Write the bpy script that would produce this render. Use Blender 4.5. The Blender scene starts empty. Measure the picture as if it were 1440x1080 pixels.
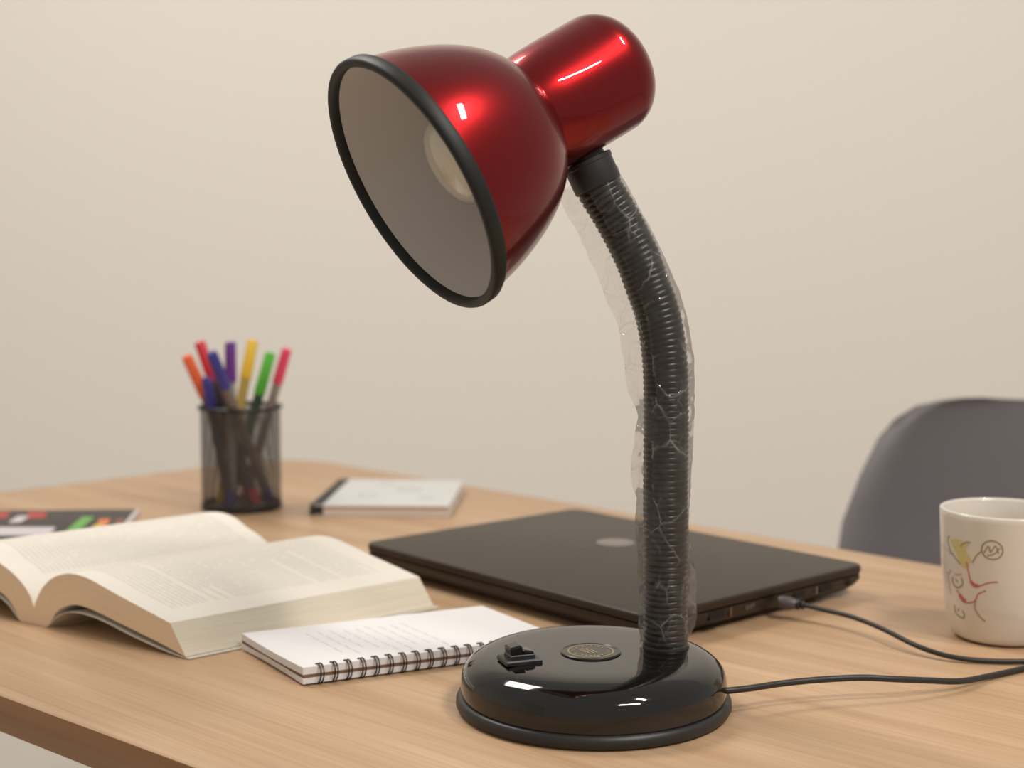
import bpy, math, random
from mathutils import Vector, Matrix, noise
random.seed(4)
PI = math.pi
TZ = 0.74                       # height of the desk top above the floor
scene = bpy.context.scene
COL = scene.collection

# ------------------------------------------------------------------ materials
def new_mat(name):
    m = bpy.data.materials.new(name); m.use_nodes = True
    nt = m.node_tree
    return m, nt, nt.nodes['Principled BSDF'], nt.nodes['Material Output']

def setin(b, **kw):
    names = dict(col='Base Color', rough='Roughness', metal='Metallic', ior='IOR', coat='Coat Weight',
                 coatr='Coat Roughness', trans='Transmission Weight', spec='Specular IOR Level',
                 sheen='Sheen Weight', sss='Subsurface Weight', alpha='Alpha', tint='Coat Tint', aniso='Anisotropic')
    for k, v in kw.items():
        if k in ('col', 'tint') and len(v) == 3: v = (*v, 1)
        b.inputs[names[k]].default_value = v

def plain(name, col, rough=.5, bump=0, bscale=300, var=0, **kw):
    m, nt, b, out = new_mat(name)
    setin(b, col=col, rough=rough, **kw)
    tc = nt.nodes.new('ShaderNodeTexCoord')
    n = nt.nodes.new('ShaderNodeTexNoise'); n.inputs['Scale'].default_value = bscale
    n.inputs['Detail'].default_value = 4
    nt.links.new(tc.outputs['Object'], n.inputs['Vector'])
    if var:
        mx = nt.nodes.new('ShaderNodeMixRGB'); mx.blend_type = 'MIX'
        mx.inputs[1].default_value = (*[c * (1 - var) for c in col], 1)
        mx.inputs[2].default_value = (*[min(1, c * (1 + var)) for c in col], 1)
        nt.links.new(n.outputs['Fac'], mx.inputs[0]); nt.links.new(mx.outputs[0], b.inputs['Base Color'])
    if bump:
        bp = nt.nodes.new('ShaderNodeBump'); bp.inputs['Strength'].default_value = bump
        bp.inputs['Distance'].default_value = .001
        nt.links.new(n.outputs['Fac'], bp.inputs['Height']); nt.links.new(bp.outputs['Normal'], b.inputs['Normal'])
    return m

def wood(name, light, dark, angle):
    m, nt, b, out = new_mat(name)
    N = nt.nodes.new; L = nt.links.new
    tc = N('ShaderNodeTexCoord'); mp = N('ShaderNodeMapping')
    mp0 = N('ShaderNodeMapping')
    mp0.inputs['Rotation'].default_value = (0, 0, -angle)
    mp.inputs['Scale'].default_value = (1.6, 26, 26)
    L(tc.outputs['Object'], mp0.inputs['Vector']); L(mp0.outputs[0], mp.inputs['Vector'])
    n1 = N('ShaderNodeTexNoise'); n1.inputs['Scale'].default_value = 1.6; n1.inputs['Detail'].default_value = 5
    n1.inputs['Distortion'].default_value = .6
    L(mp.outputs[0], n1.inputs['Vector'])
    mp2 = N('ShaderNodeMapping'); mp2.inputs['Scale'].default_value = (9, 420, 420)
    L(mp0.outputs[0], mp2.inputs['Vector'])
    n2 = N('ShaderNodeTexNoise'); n2.inputs['Scale'].default_value = 1; n2.inputs['Detail'].default_value = 3
    L(mp2.outputs[0], n2.inputs['Vector'])
    r1 = N('ShaderNodeValToRGB'); r1.color_ramp.elements[0].position = .3; r1.color_ramp.elements[1].position = .72
    r1.color_ramp.elements[0].color = (*dark, 1); r1.color_ramp.elements[1].color = (*light, 1)
    L(n1.outputs['Fac'], r1.inputs[0])
    r2 = N('ShaderNodeValToRGB'); r2.color_ramp.elements[0].position = .3; r2.color_ramp.elements[1].position = .6
    r2.color_ramp.elements[0].color = (.86, .82, .78, 1); r2.color_ramp.elements[1].color = (1, 1, 1, 1)
    L(n2.outputs['Fac'], r2.inputs[0])
    mx = N('ShaderNodeMixRGB'); mx.blend_type = 'MULTIPLY'; mx.inputs[0].default_value = .8
    L(r1.outputs[0], mx.inputs[1]); L(r2.outputs[0], mx.inputs[2]); L(mx.outputs[0], b.inputs['Base Color'])
    setin(b, rough=.42, spec=.35)
    bp = N('ShaderNodeBump'); bp.inputs['Strength'].default_value = .12; bp.inputs['Distance'].default_value = .0005
    L(n2.outputs['Fac'], bp.inputs['Height']); L(bp.outputs[0], b.inputs['Normal'])
    return m

def text_page(name, paper, ink, pitch, x0, x1, y0, y1, seed, strength=.26):
    """printed page: UV in metres, u across the page (reading direction), v along the spine"""
    m, nt, b, out = new_mat(name)
    N = nt.nodes.new; L = nt.links.new
    def M(op, a, c=None, d=None):
        n = N('ShaderNodeMath'); n.operation = op
        for i, v in enumerate((a, c, d)):
            if v is None: continue
            if isinstance(v, (int, float)): n.inputs[i].default_value = v
            else: L(v, n.inputs[i])
        return n.outputs[0]
    uv = N('ShaderNodeUVMap'); sp = N('ShaderNodeSeparateXYZ'); L(uv.outputs[0], sp.inputs[0])
    u, v = sp.outputs[0], sp.outputs[1]
    ln = M('DIVIDE', v, pitch); li = M('FLOOR', ln); fr = M('FRACT', ln)
    band = M('MULTIPLY', M('GREATER_THAN', fr, .22), M('LESS_THAN', fr, .72))
    wn = N('ShaderNodeTexWhiteNoise'); wn.noise_dimensions = '1D'; L(M('ADD', li, seed), wn.inputs['W'])
    rnd = wn.outputs['Value']
    cv = N('ShaderNodeCombineXYZ'); L(M('MULTIPLY', u, 420), cv.inputs[0]); L(M('MULTIPLY', li, 7.31), cv.inputs[1])
    wd = N('ShaderNodeTexNoise'); wd.inputs['Scale'].default_value = 1; wd.inputs['Detail'].default_value = 1
    L(cv.outputs[0], wd.inputs['Vector'])
    words = M('GREATER_THAN', wd.outputs['Fac'], .36)
    short = M('MULTIPLY', M('GREATER_THAN', rnd, .80), M('MULTIPLY', M('SUBTRACT', rnd, .78), (x1 - x0) * 4.2))
    blank = M('LESS_THAN', rnd, .97)
    end = M('SUBTRACT', x1, short)
    mask = M('MULTIPLY', band, words)
    mask = M('MULTIPLY', mask, M('MULTIPLY', M('GREATER_THAN', u, x0), M('LESS_THAN', u, end)))
    mask = M('MULTIPLY', mask, M('MULTIPLY', M('GREATER_THAN', v, y0), M('LESS_THAN', v, y1)))
    mask = M('MULTIPLY', M('MULTIPLY', mask, blank), strength)
    mx = N('ShaderNodeMixRGB'); mx.inputs[1].default_value = (*paper, 1); mx.inputs[2].default_value = (*ink, 1)
    L(mask, mx.inputs[0]); L(mx.outputs[0], b.inputs['Base Color'])
    setin(b, rough=.75, spec=.25)
    return m

def layered(name, c1, c2, axis_scale, rough=.8):
    """edge of a stack of sheets: thin lines along UV v"""
    m, nt, b, out = new_mat(name)
    N = nt.nodes.new; L = nt.links.new
    uv = N('ShaderNodeUVMap'); mp = N('ShaderNodeMapping'); mp.inputs['Scale'].default_value = axis_scale
    L(uv.outputs[0], mp.inputs[0])
    n = N('ShaderNodeTexNoise'); n.inputs['Scale'].default_value = 1; n.inputs['Detail'].default_value = 3
    L(mp.outputs[0], n.inputs['Vector'])
    r = N('ShaderNodeValToRGB'); r.color_ramp.elements[0].position = .35; r.color_ramp.elements[1].position = .65
    r.color_ramp.elements[0].color = (*c1, 1); r.color_ramp.elements[1].color = (*c2, 1)
    L(n.outputs['Fac'], r.inputs[0]); L(r.outputs[0], b.inputs['Base Color'])
    bp = N('ShaderNodeBump'); bp.inputs['Strength'].default_value = .2; bp.inputs['Distance'].default_value = .0004
    L(n.outputs['Fac'], bp.inputs['Height']); L(bp.outputs[0], b.inputs['Normal'])
    setin(b, rough=rough, spec=.2)
    return m

def film_mat():
    m, nt, b, out = new_mat('clear_film')
    N = nt.nodes.new; L = nt.links.new
    tr = N('ShaderNodeBsdfTransparent'); tr.inputs[0].default_value = (.97, .96, .95, 1)
    tc = N('ShaderNodeTexCoord')
    # crease lines
    mp = N('ShaderNodeMapping'); mp.inputs['Rotation'].default_value = (.3, .5, .2); mp.inputs['Scale'].default_value = (1, 1, .75); mp.inputs['Location'].default_value = (.131, .073, .027)
    L(tc.outputs['Object'], mp.inputs[0])
    dn = N('ShaderNodeTexNoise'); dn.inputs['Scale'].default_value = 45; L(mp.outputs[0], dn.inputs['Vector'])
    ad = N('ShaderNodeMixRGB'); ad.blend_type = 'ADD'; ad.inputs[0].default_value = .012
    L(mp.outputs[0], ad.inputs[1]); L(dn.outputs['Color'], ad.inputs[2])
    vo = N('ShaderNodeTexVoronoi'); vo.feature = 'DISTANCE_TO_EDGE'; vo.inputs['Scale'].default_value = 52
    L(ad.outputs[0], vo.inputs['Vector'])
    r = N('ShaderNodeValToRGB'); r.color_ramp.elements[0].position = 0; r.color_ramp.elements[1].position = .035
    r.color_ramp.elements[0].color = (1, 1, 1, 1); r.color_ramp.elements[1].color = (0, 0, 0, 1)
    L(vo.outputs['Distance'], r.inputs[0])
    n2 = N('ShaderNodeTexNoise'); n2.inputs['Scale'].default_value = 130; n2.inputs['Detail'].default_value = 4
    L(tc.outputs['Object'], n2.inputs['Vector'])
    lw = N('ShaderNodeLayerWeight'); lw.inputs['Blend'].default_value = .12
    def M(op, a, c):
        n = N('ShaderNodeMath'); n.operation = op; n.use_clamp = True
        for i, v in enumerate((a, c)):
            if isinstance(v, (int, float)): n.inputs[i].default_value = v
            else: L(v, n.inputs[i])
        return n.outputs[0]
    n3 = N('ShaderNodeTexNoise'); n3.inputs['Scale'].default_value = 60; L(tc.outputs['Object'], n3.inputs['Vector'])
    gate = M('MULTIPLY', M('SUBTRACT', n3.outputs['Fac'], .40), 3.0)
    vo2 = N('ShaderNodeTexVoronoi'); vo2.feature = 'DISTANCE_TO_EDGE'; vo2.inputs['Scale'].default_value = 105
    L(ad.outputs[0], vo2.inputs['Vector'])
    thin = M('LESS_THAN', vo2.outputs['Distance'], .022)
    cr = M('ADD', M('MULTIPLY', M('MULTIPLY', r.outputs[0], gate), .45), M('MULTIPLY', M('MULTIPLY', thin, gate), .16))
    bp = N('ShaderNodeBump'); bp.inputs['Strength'].default_value = .9; bp.inputs['Distance'].default_value = .0010
    hs = M('ADD', n2.outputs['Fac'], M('MULTIPLY', r.outputs[0], .8))
    L(hs, bp.inputs['Height'])
    # milky haze of the film: scattering layer, light from both sides
    df = N('ShaderNodeBsdfDiffuse'); df.inputs[0].default_value = (.92, .89, .85, 1)
    tl = N('ShaderNodeBsdfTranslucent'); tl.inputs[0].default_value = (.92, .89, .85, 1)
    hz = N('ShaderNodeMixShader'); hz.inputs[0].default_value = .6; L(df.outputs[0], hz.inputs[1]); L(tl.outputs[0], hz.inputs[2])
    gl = N('ShaderNodeBsdfGlossy'); gl.inputs['Roughness'].default_value = .12; L(bp.outputs[0], gl.inputs['Normal'])
    fr = N('ShaderNodeFresnel'); fr.inputs['IOR'].default_value = 1.35
    haze = M('ADD', M('ADD', M('MULTIPLY', lw.outputs['Facing'], .42), .02), cr)
    haze = M('ADD', haze, M('MULTIPLY', M('SUBTRACT', n2.outputs['Fac'], .5), .25))
    m1 = N('ShaderNodeMixShader'); L(haze, m1.inputs[0]); L(tr.outputs[0], m1.inputs[1]); L(hz.outputs[0], m1.inputs[2])
    mx = N('ShaderNodeMixShader'); L(M('ADD', M('MULTIPLY', fr.outputs[0], .5), .02), mx.inputs[0]); L(m1.outputs[0], mx.inputs[1]); L(gl.outputs[0], mx.inputs[2])
    L(mx.outputs[0], out.inputs['Surface'])
    nt.nodes.remove(b)
    return m

def wire_mesh_mat():
    m, nt, b, out = new_mat('black_wire_mesh')
    N = nt.nodes.new; L = nt.links.new
    setin(b, col=(.060, .052, .045), rough=.5, metal=.2)
    uv = N('ShaderNodeUVMap'); sp = N('ShaderNodeSeparateXYZ'); L(uv.outputs[0], sp.inputs[0])
    def M(op, a, c=None):
        n = N('ShaderNodeMath'); n.operation = op
        for i, v in enumerate((a, c)):
            if v is None: continue
            if isinstance(v, (int, float)): n.inputs[i].default_value = v
            else: L(v, n.inputs[i])
        return n.outputs[0]
    p = .0017
    a = M('FRACT', M('DIVIDE', M('ADD', sp.outputs[0], sp.outputs[1]), p))
    c = M('FRACT', M('DIVIDE', M('ADD', M('SUBTRACT', sp.outputs[0], sp.outputs[1]), 1), p))
    hole = M('MULTIPLY', M('GREATER_THAN', a, .34), M('GREATER_THAN', c, .34))
    tr = N('ShaderNodeBsdfTransparent')
    mx = N('ShaderNodeMixShader'); L(hole, mx.inputs[0]); L(b.outputs[0], mx.inputs[1]); L(tr.outputs[0], mx.inputs[2])
    L(mx.outputs[0], out.inputs['Surface'])
    return m

MT = dict(
    wall=plain('warm_white_wall_paint', (.83, .78, .715), .85, bump=.05, bscale=60, var=.012),
    floor=plain('pale_floor', (.62, .57, .49), .5, var=.04, bscale=8),
    wood=wood('oak_laminate', (.60, .41, .25), (.475, .295, .165), math.radians(-42)),
    edge=wood('oak_edge_shaded', (.40, .20, .088), (.27, .13, .055), math.radians(-40.4)),  # desk wood in darker brown: shade on the side faces put into the colour
    metal_leg=plain('light_grey_steel', (.55, .54, .52), .4, metal=.6),
    black_gloss=plain('gloss_black_enamel', (.004, .0036, .003), .06, ior=1.62),
    black_satin=plain('satin_black_plastic', (.018, .017, .016), .42, bump=.05, bscale=900),
    black_rim=plain('matte_black_rim', (.012, .012, .010), .50, spec=.35),
    neck=plain('black_corrugated_tube', (.014, .0115, .009), .30),
    red=None,
    inner=plain('pale_grey_enamel', (.62, .575, .535), .33, spec=.4),
    bulb=plain('frosted_bulb_glass', (.60, .54, .45), .25, coat=.6),
    gold=plain('dull_gold_print', (.34, .27, .15), .4, metal=.5),
    badge=plain('black_badge', (.030, .026, .021), .3),
    laptop=plain('black_laptop_lid', (.023, .014, .006), .40, spec=.38),
    laptop_side=plain('black_laptop_side', (.017, .013, .010), .4),
    port=plain('port_black', (.003, .003, .003), .6),
    port_metal=plain('port_metal', (.22, .17, .14), .35, metal=.8),
    logo=plain('grey_emblem', (.19, .165, .14), .3, metal=.3),
    cable=plain('black_cable', (.022, .019, .016), .45),
    plug=plain('dark_plug', (.085, .075, .075), .38),
    paper=plain('white_paper', (.79, .77, .765), .8, spec=.2),
    cream=plain('cream_paper', (.80, .745, .655), .8, spec=.2),
    card=plain('brown_cardboard', (.20, .11, .065), .8, var=.1),
    wire=plain('dark_spiral_wire', (.055, .042, .036), .3, metal=.8),
    ink=plain('grey_pencil', (.42, .40, .40), .8),
    ruled=plain('faint_ruling', (.74, .73, .73), .8),
    mesh=wire_mesh_mat(),
    cup_black=plain('black_cup_metal', (.03, .028, .026), .4, metal=.5),
    mug=plain('glazed_ceramic', (.70, .64, .555), .22, coat=.5),
    mug_in=plain('glazed_ceramic_inside', (.72, .67, .57), .25, coat=.5),
    chair=plain('grey_plastic', (.125, .110, .112), .45, spec=.4),
    leg_wood=plain('beech_leg', (.55, .38, .22), .5),
    nb_spine=plain('black_binding_tape', (.02, .018, .016), .55),
    nb_cover=plain('pale_grey_cover', (.60, .595, .57), .6, var=.03, bscale=40),
    nb_pages=plain('pinkish_page_edge', (.66, .52, .44), .8),
    mag_black=plain('black_glossy_cover', (.030, .025, .022), .45, spec=.35),
    film=film_mat(),
)
def red_mat():
    m, nt, b, out = new_mat('candy_red_lacquer')
    setin(b, col=(.22, .0015, .003), rough=.30, metal=.9, coat=.55, coatr=.03, ior=1.5)
    N = nt.nodes.new; L = nt.links.new
    tc = N('ShaderNodeTexCoord'); n = N('ShaderNodeTexNoise'); n.inputs['Scale'].default_value = 1600
    L(tc.outputs['Object'], n.inputs['Vector'])
    bp = N('ShaderNodeBump'); bp.inputs['Strength'].default_value = .03; bp.inputs['Distance'].default_value = .0003
    L(n.outputs['Fac'], bp.inputs['Height']); L(bp.outputs[0], b.inputs['Normal'])
    return m
MT['red'] = red_mat()
def colour(name, c, rough=.4): return plain(name, c, rough, coat=.2)

# ------------------------------------------------------------------ mesh helpers
class MB:
    """collects geometry in world coordinates (z measured from the desk top unless base=0)"""
    def __init__(s, dz=TZ): s.v = []; s.f = []; s.mi = []; s.uv = []; s.sm = []; s.dz = dz
    def add(s, vs, fs, mi=0, uvs=None, smooth=True):
        o = len(s.v); s.v += [Vector(p) for p in vs]
        for k, f in enumerate(fs):
            s.f.append([i + o for i in f]); s.mi.append(mi); s.sm.append(smooth)
            s.uv.append(uvs[k] if uvs else None)
        return s
    def box(s, c, d, rot=0, mi=0):
        c = Vector(c); R = Matrix.Rotation(rot, 3, 'Z'); hx, hy, hz = d[0] / 2, d[1] / 2, d[2] / 2
        vs = [c + R @ Vector((x * hx, y * hy, z * hz)) for z in (-1, 1) for x, y in ((-1, -1), (1, -1), (1, 1), (-1, 1))]
        return s.add(vs, [(3, 2, 1, 0), (4, 5, 6, 7), (0, 1, 5, 4), (1, 2, 6, 5), (2, 3, 7, 6), (3, 0, 4, 7)], mi, smooth=False)
    def loft(s, rings, closed=True, cap0=True, cap1=True, mi=0, uvs=False, smooth=True):
        n = len(rings[0]); vs = [p for r in rings for p in r]; fs = []; U = []
        m = n if closed else n - 1
        for i in range(len(rings) - 1):
            for j in range(m):
                a = i * n + j; b = i * n + (j + 1) % n
                fs.append((a, b, b + n, a + n))
        s.add(vs, fs, mi, smooth=smooth)
        o = len(s.v) - len(vs)
        if cap0: s.f.append([o + k for k in range(n)][::-1]); s.mi.append(mi); s.uv.append(None); s.sm.append(False)
        if cap1: s.f.append([o + (len(rings) - 1) * n + k for k in range(n)]); s.mi.append(mi); s.uv.append(None); s.sm.append(False)
        return s
    def revolve(s, origin, axis, prof, n=64, cap0=False, cap1=False, mi=0):
        o = Vector(origin); a = Vector(axis).normalized()
        x = a.orthogonal().normalized() if abs(a.z) < .999 else Vector((1, 0, 0)); y = a.cross(x)
        rings = [[o + a * t + (x * math.cos(2 * PI * k / n) + y * math.sin(2 * PI * k / n)) * max(r, 1e-5) for k in range(n)] for t, r in prof]
        return s.loft(rings, True, cap0, cap1, mi)
    def tube(s, path, rad, n=12, mi=0, caps=True):
        P = [Vector(p) for p in path]; rings = []; prev = None
        for i, p in enumerate(P):
            t = (P[min(i + 1, len(P) - 1)] - P[max(i - 1, 0)]).normalized()
            if prev is None: nx = t.orthogonal().normalized()
            else:
                nx = (prev - t * prev.dot(t)).normalized()
            prev = nx; ny = t.cross(nx); r = rad(i) if callable(rad) else rad
            rings.append([p + (nx * math.cos(2 * PI * k / n) + ny * math.sin(2 * PI * k / n)) * r for k in range(n)])
        return s.loft(rings, True, caps, caps, mi)
    def prism(s, pts, z0, z1, bev=0, mi=0, seg=3):
        """extruded outline with rounded top and bottom edges"""
        n = len(pts); c = Vector((sum(p[0] for p in pts) / n, sum(p[1] for p in pts) / n))
        def off(d):
            o = []
            for i in range(n):
                a, b, e = Vector(pts[i - 1][:2]), Vector(pts[i][:2]), Vector(pts[(i + 1) % n][:2])
                n1 = Vector(((b - a).y, -(b - a).x)).normalized(); n2 = Vector(((e - b).y, -(e - b).x)).normalized()
                m = (n1 + n2); m = m / max(m.dot(n1), .3)
                o.append(b - m * d)
            return o
        lv = []
        if bev:
            for k in range(seg + 1):
                a = PI / 2 * k / seg; lv.append((bev * (1 - math.sin(a)), z0 + bev * (1 - math.cos(a))))
            for k in range(seg + 1):
                a = PI / 2 * k / seg; lv.append((bev * (1 - math.cos(a)), z1 - bev * (1 - math.sin(a))))
        else: lv = [(0, z0), (0, z1)]
        return s.loft([[(p.x, p.y, z) for p in off(d)] for d, z in lv], mi=mi)
    def build(s, name, mats, parent=None, root=None, sharp=35, recalc=True):
        off = Vector((0, 0, 0)) if root is None else root.location
        me = bpy.data.meshes.new(name)
        me.from_pydata([tuple(Vector((p.x, p.y, p.z + s.dz)) - off) for p in s.v], [], s.f)
        for m in (mats if isinstance(mats, (list, tuple)) else [mats]): me.materials.append(m)
        me.polygons.foreach_set('material_index', s.mi); me.polygons.foreach_set('use_smooth', s.sm)
        if any(u is not None for u in s.uv):
            L = me.uv_layers.new(name='UVMap')
            for p, u in zip(me.polygons, s.uv):
                if u is not None:
                    for li, c in zip(p.loop_indices, u): L.data[li].uv = c
        me.update()
        if recalc:
            import bmesh
            bm = bmesh.new(); bm.from_mesh(me); bmesh.ops.recalc_face_normals(bm, faces=bm.faces); bm.to_mesh(me); bm.free()
        me.set_sharp_from_angle(angle=math.radians(sharp))
        o = bpy.data.objects.new(name, me); COL.objects.link(o)
        if parent is not None: o.parent = parent
        return o

def catmull(P, n):
    P = [Vector(p) for p in P]; P = [2 * P[0] - P[1]] + P + [2 * P[-1] - P[-2]]; o = []
    for i in range(1, len(P) - 2):
        for k in range(n):
            t = k / n
            o.append(.5 * ((2 * P[i]) + (P[i + 1] - P[i - 1]) * t + (2 * P[i - 1] - 5 * P[i] + 4 * P[i + 1] - P[i + 2]) * t * t
                           + (3 * P[i] - P[i - 1] - 3 * P[i + 1] + P[i + 2]) * t ** 3))
    o.append(P[-2]); return o

def round_poly(pts, r, seg=8):
    """counter-clockwise outline with rounded corners; r scalar or list"""
    o = []; n = len(pts)
    for i in range(n):
        a, b, c = Vector(pts[i - 1]), Vector(pts[i]), Vector(pts[(i + 1) % n])
        rr = r[i] if isinstance(r, (list, tuple)) else r
        u = (a - b).normalized(); v = (c - b).normalized(); ang = u.angle(v); d = rr / math.tan(ang / 2)
        bis = (u + v).normalized(); ctr = b + bis * (rr / math.sin(ang / 2))
        p0 = b + u * d; p1 = b + v * d
        a0 = math.atan2(p0.y - ctr.y, p0.x - ctr.x); a1 = math.atan2(p1.y - ctr.y, p1.x - ctr.x)
        da = (a1 - a0 + PI) % (2 * PI) - PI
        for k in range(seg + 1):
            t = a0 + da * k / seg; o.append((ctr.x + rr * math.cos(t), ctr.y + rr * math.sin(t)))
    return o

def thing(name, label, cat, loc, group=None):
    o = bpy.data.objects.new(name, None); o.empty_display_size = .02; COL.objects.link(o)
    o.location = (loc[0], loc[1], loc[2] + TZ); o['label'] = label; o['category'] = cat
    if group: o['group'] = group
    return o
def struct(o): o['kind'] = 'structure'; return o

# ------------------------------------------------------------------ the room
WY = 2.55
struct(MB(0).box((0, WY + .05, 1.3), (6.4, .1, 2.6)).build('wall_back', MT['wall']))
struct(MB(0).box((-3.15, .05, 1.3), (.1, 5, 2.6)).build('wall_left', MT['wall']))
struct(MB(0).box((0, .05, -.05), (6.4, 5.1, .1)).build('floor', MT['floor']))

# ------------------------------------------------------------------ the desk
dk = thing('desk', 'oak laminate desk with a thick front edge coloured dark for shade, under all the objects', 'desk', (0, .9, -TZ))
cn = [(-.2633, 1.7494), (-.7904, 1.2304), (.428, .1936), (.800, .6700)]
outline = round_poly(cn, [.07, .03, .03, .03], 10)
tb = MB(); n = len(outline)
def inset(d):
    o = []
    for i in range(n):
        a, b, e = Vector(outline[i - 1]), Vector(outline[i]), Vector(outline[(i + 1) % n])
        n1 = Vector(((b - a).y, -(b - a).x)).normalized(); n2 = Vector(((e - b).y, -(e - b).x)).normalized()
        m = n1 + n2; m /= max(m.dot(n1), .3); o.append(b - m * d)
    return o
I0 = inset(.0018)
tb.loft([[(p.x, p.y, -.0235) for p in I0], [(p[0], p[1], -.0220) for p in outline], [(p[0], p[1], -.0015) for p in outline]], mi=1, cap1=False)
tb.loft([[(p[0], p[1], -.0015) for p in outline], [(p.x, p.y, 0) for p in I0]], mi=0, cap0=False)
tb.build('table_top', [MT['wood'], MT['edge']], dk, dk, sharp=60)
for x, y in ((-.26, 1.62), (-.66, 1.22), (.40, .30), (.68, .66)):
    MB(-0.0).revolve((x, y, 0), (0, 0, 1), [(0, .02), (.01, .022), (TZ - .0240, .022)], 24, True, True).build('leg', MT['metal_leg'], dk, dk)

# ------------------------------------------------------------------ the desk lamp
BX, BY = .0446, .7812
lamp = thing('desk_lamp', 'glossy red desk lamp with black rim, bent corrugated neck and round black base', 'desk lamp', (BX, BY, 0))
base = MB().revolve((BX, BY, 0), (0, 0, 1), [(.0050, .0718), (.0080, .0724), (.0120, .0727), (.0165, .0726), (.0195, .0720), (.0222, .0708), (.0246, .0688), (.0268, .0660), (.0286, .0626), (.0299, .0588),
        (.0308, .0548), (.0313, .0505), (.0315, .044), (.0316, .030), (.0316, 0)], 128, True).build('base', MT['black_gloss'], lamp, lamp)
MB().revolve((BX, BY, 0), (0, 0, 1), [(.0004, .0700), (.0004, .0728), (.0012, .0745), (.0030, .0754), (.0052, .0753), (.0070, .0744), (.0078, .0731),
        (.0078, .0700), (.0004, .0700)], 128).build('foot_ring', MT['black_satin'], base, lamp)
# round badge with worn gold print
bx, by = .0428, .7760
bd = MB().revolve((bx, by, .0316), (0, 0, 1), [(-.0005, .0165), (.0006, .0165), (.0010, .0160), (.0010, .0152), (.0007, .0148), (.0007, 0)], 64).build('badge', MT['badge'], base, lamp)
pr = MB()
def flat_ring(mb, c, z, r0, r1, a0=0, a1=2 * PI, n=48, h=.0001, sy=1):
    for k in range(n):
        A = a0 + (a1 - a0) * k / n; B = a0 + (a1 - a0) * (k + 1) / n
        q = [(c[0] + r * math.cos(t), c[1] + sy * r * math.sin(t)) for r, t in ((r0, A), (r1, A), (r1, B), (r0, B))]
        mb.add([(*p, z) for p in q] + [(*p, z + h) for p in q], [(4, 5, 6, 7), (0, 1, 5, 4), (2, 3, 7, 6), (1, 2, 6, 5), (3, 0, 4, 7)], smooth=False)
flat_ring(pr, (bx, by), .0323, .0118, .0127)
rr = random.Random(3)
for k in range(26):                                    # tiny worn characters round the rim of the badge
    a = k / 26 * 2 * PI
    if rr.random() < .15: continue
    flat_ring(pr, (bx, by), .0323, .0088, .0088 + rr.uniform(.0012, .0022), a, a + rr.uniform(.06, .14), 2)
def stroke(mb, pts, w, z, h=.0001):
    P = [Vector(p) for p in pts]
    L_, R_ = [], []
    for i, p in enumerate(P):
        t = P[min(i + 1, len(P) - 1)] - P[max(i - 1, 0)]; t.normalize(); nn = Vector((-t.y, t.x)) * w / 2
        L_.append(p + nn); R_.append(p - nn)
    vs = []
    for a, b in zip(L_, R_): vs += [(a.x, a.y, z), (b.x, b.y, z), (a.x, a.y, z + h), (b.x, b.y, z + h)]
    fs = []
    for i in range(len(P) - 1):
        o = 4 * i; fs += [(o + 2, o + 3, o + 7, o + 6), (o, o + 2, o + 6, o + 4), (o + 1, o + 5, o + 7, o + 3)]
    mb.add(vs, fs, smooth=False)
for sgn in ((-.0065, .004, -.001, -.0045), (-.0045, .0048, .0015, -.0045), (-.0025, .0052, .0035, -.004), (-.006, .0005, -.003, -.003)):
    stroke(pr, catmull([(bx + sgn[0], by + sgn[1]), (bx + (sgn[0] + sgn[2]) / 2 + .001, by + (sgn[1] + sgn[3]) / 2), (bx + sgn[2], by + sgn[3])], 5), .0009, .0323)
pr.build('gold_print', MT['gold'], bd, lamp)
# rocker switch
sx, sy = .0040, .7600
def tilted(mb, c, d, rot, pitch, mi=0, bev=0):
    c = Vector(c); R = Matrix.Rotation(rot, 3, 'Z') @ Matrix.Rotation(pitch, 3, 'Y')
    hx, hy, hz = d[0] / 2, d[1] / 2, d[2] / 2
    b = bev
    vs = []
    for z, i in ((-hz, 0), (hz - b, 0), (hz, b)):
        vs += [c + R @ Vector((x * (hx - i), y * (hy - i), z)) for x, y in ((-1, -1), (1, -1), (1, 1), (-1, 1))]
    mb.add(vs, [(3, 2, 1, 0), (8, 9, 10, 11)] + [(k + j, k + (j + 1) % 4, k + 4 + (j + 1) % 4, k + 4 + j) for k in (0, 4) for j in range(4)], mi, smooth=False)
m = MB(); tilted(m, (sx, sy, .0325), (.0200, .0160, .0024), .35, 0, bev=.0008); tilted(m, (sx, sy, .0346), (.0135, .0105, .0025), .35, 0, bev=.0004)
sw = m.build('switch', MT['black_satin'], base, lamp)
m = MB(); tilted(m, (sx - .0030, sy - .0011, .0375), (.0068, .0090, .0060), .35, -.18, bev=.0008); tilted(m, (sx + .0033, sy + .0012, .0361), (.0058, .0090, .0034), .35, .20, bev=.0008)
m.build('rocker', MT['black_gloss'], base, lamp)

# corrugated neck
NY = .7890
neck_pts = [(.0850, .0300), (.0848, .0388), (.0846, .0548), (.0844, .0747), (.0842, .0946), (.0840, .1143), (.0840, .134), (.0840, .1535), (.0838, .1691),
            (.0835, .1808), (.0826, .1924), (.0809, .2051), (.0777, .2182), (.073, .2309), (.0683, .2435), (.062, .2565), (.0551, .269), (.0473, .2816), (.0416, .2937)]
NP = [Vector((x, NY, z)) for x, z in neck_pts]
dense = catmull(NP, 40)
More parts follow.
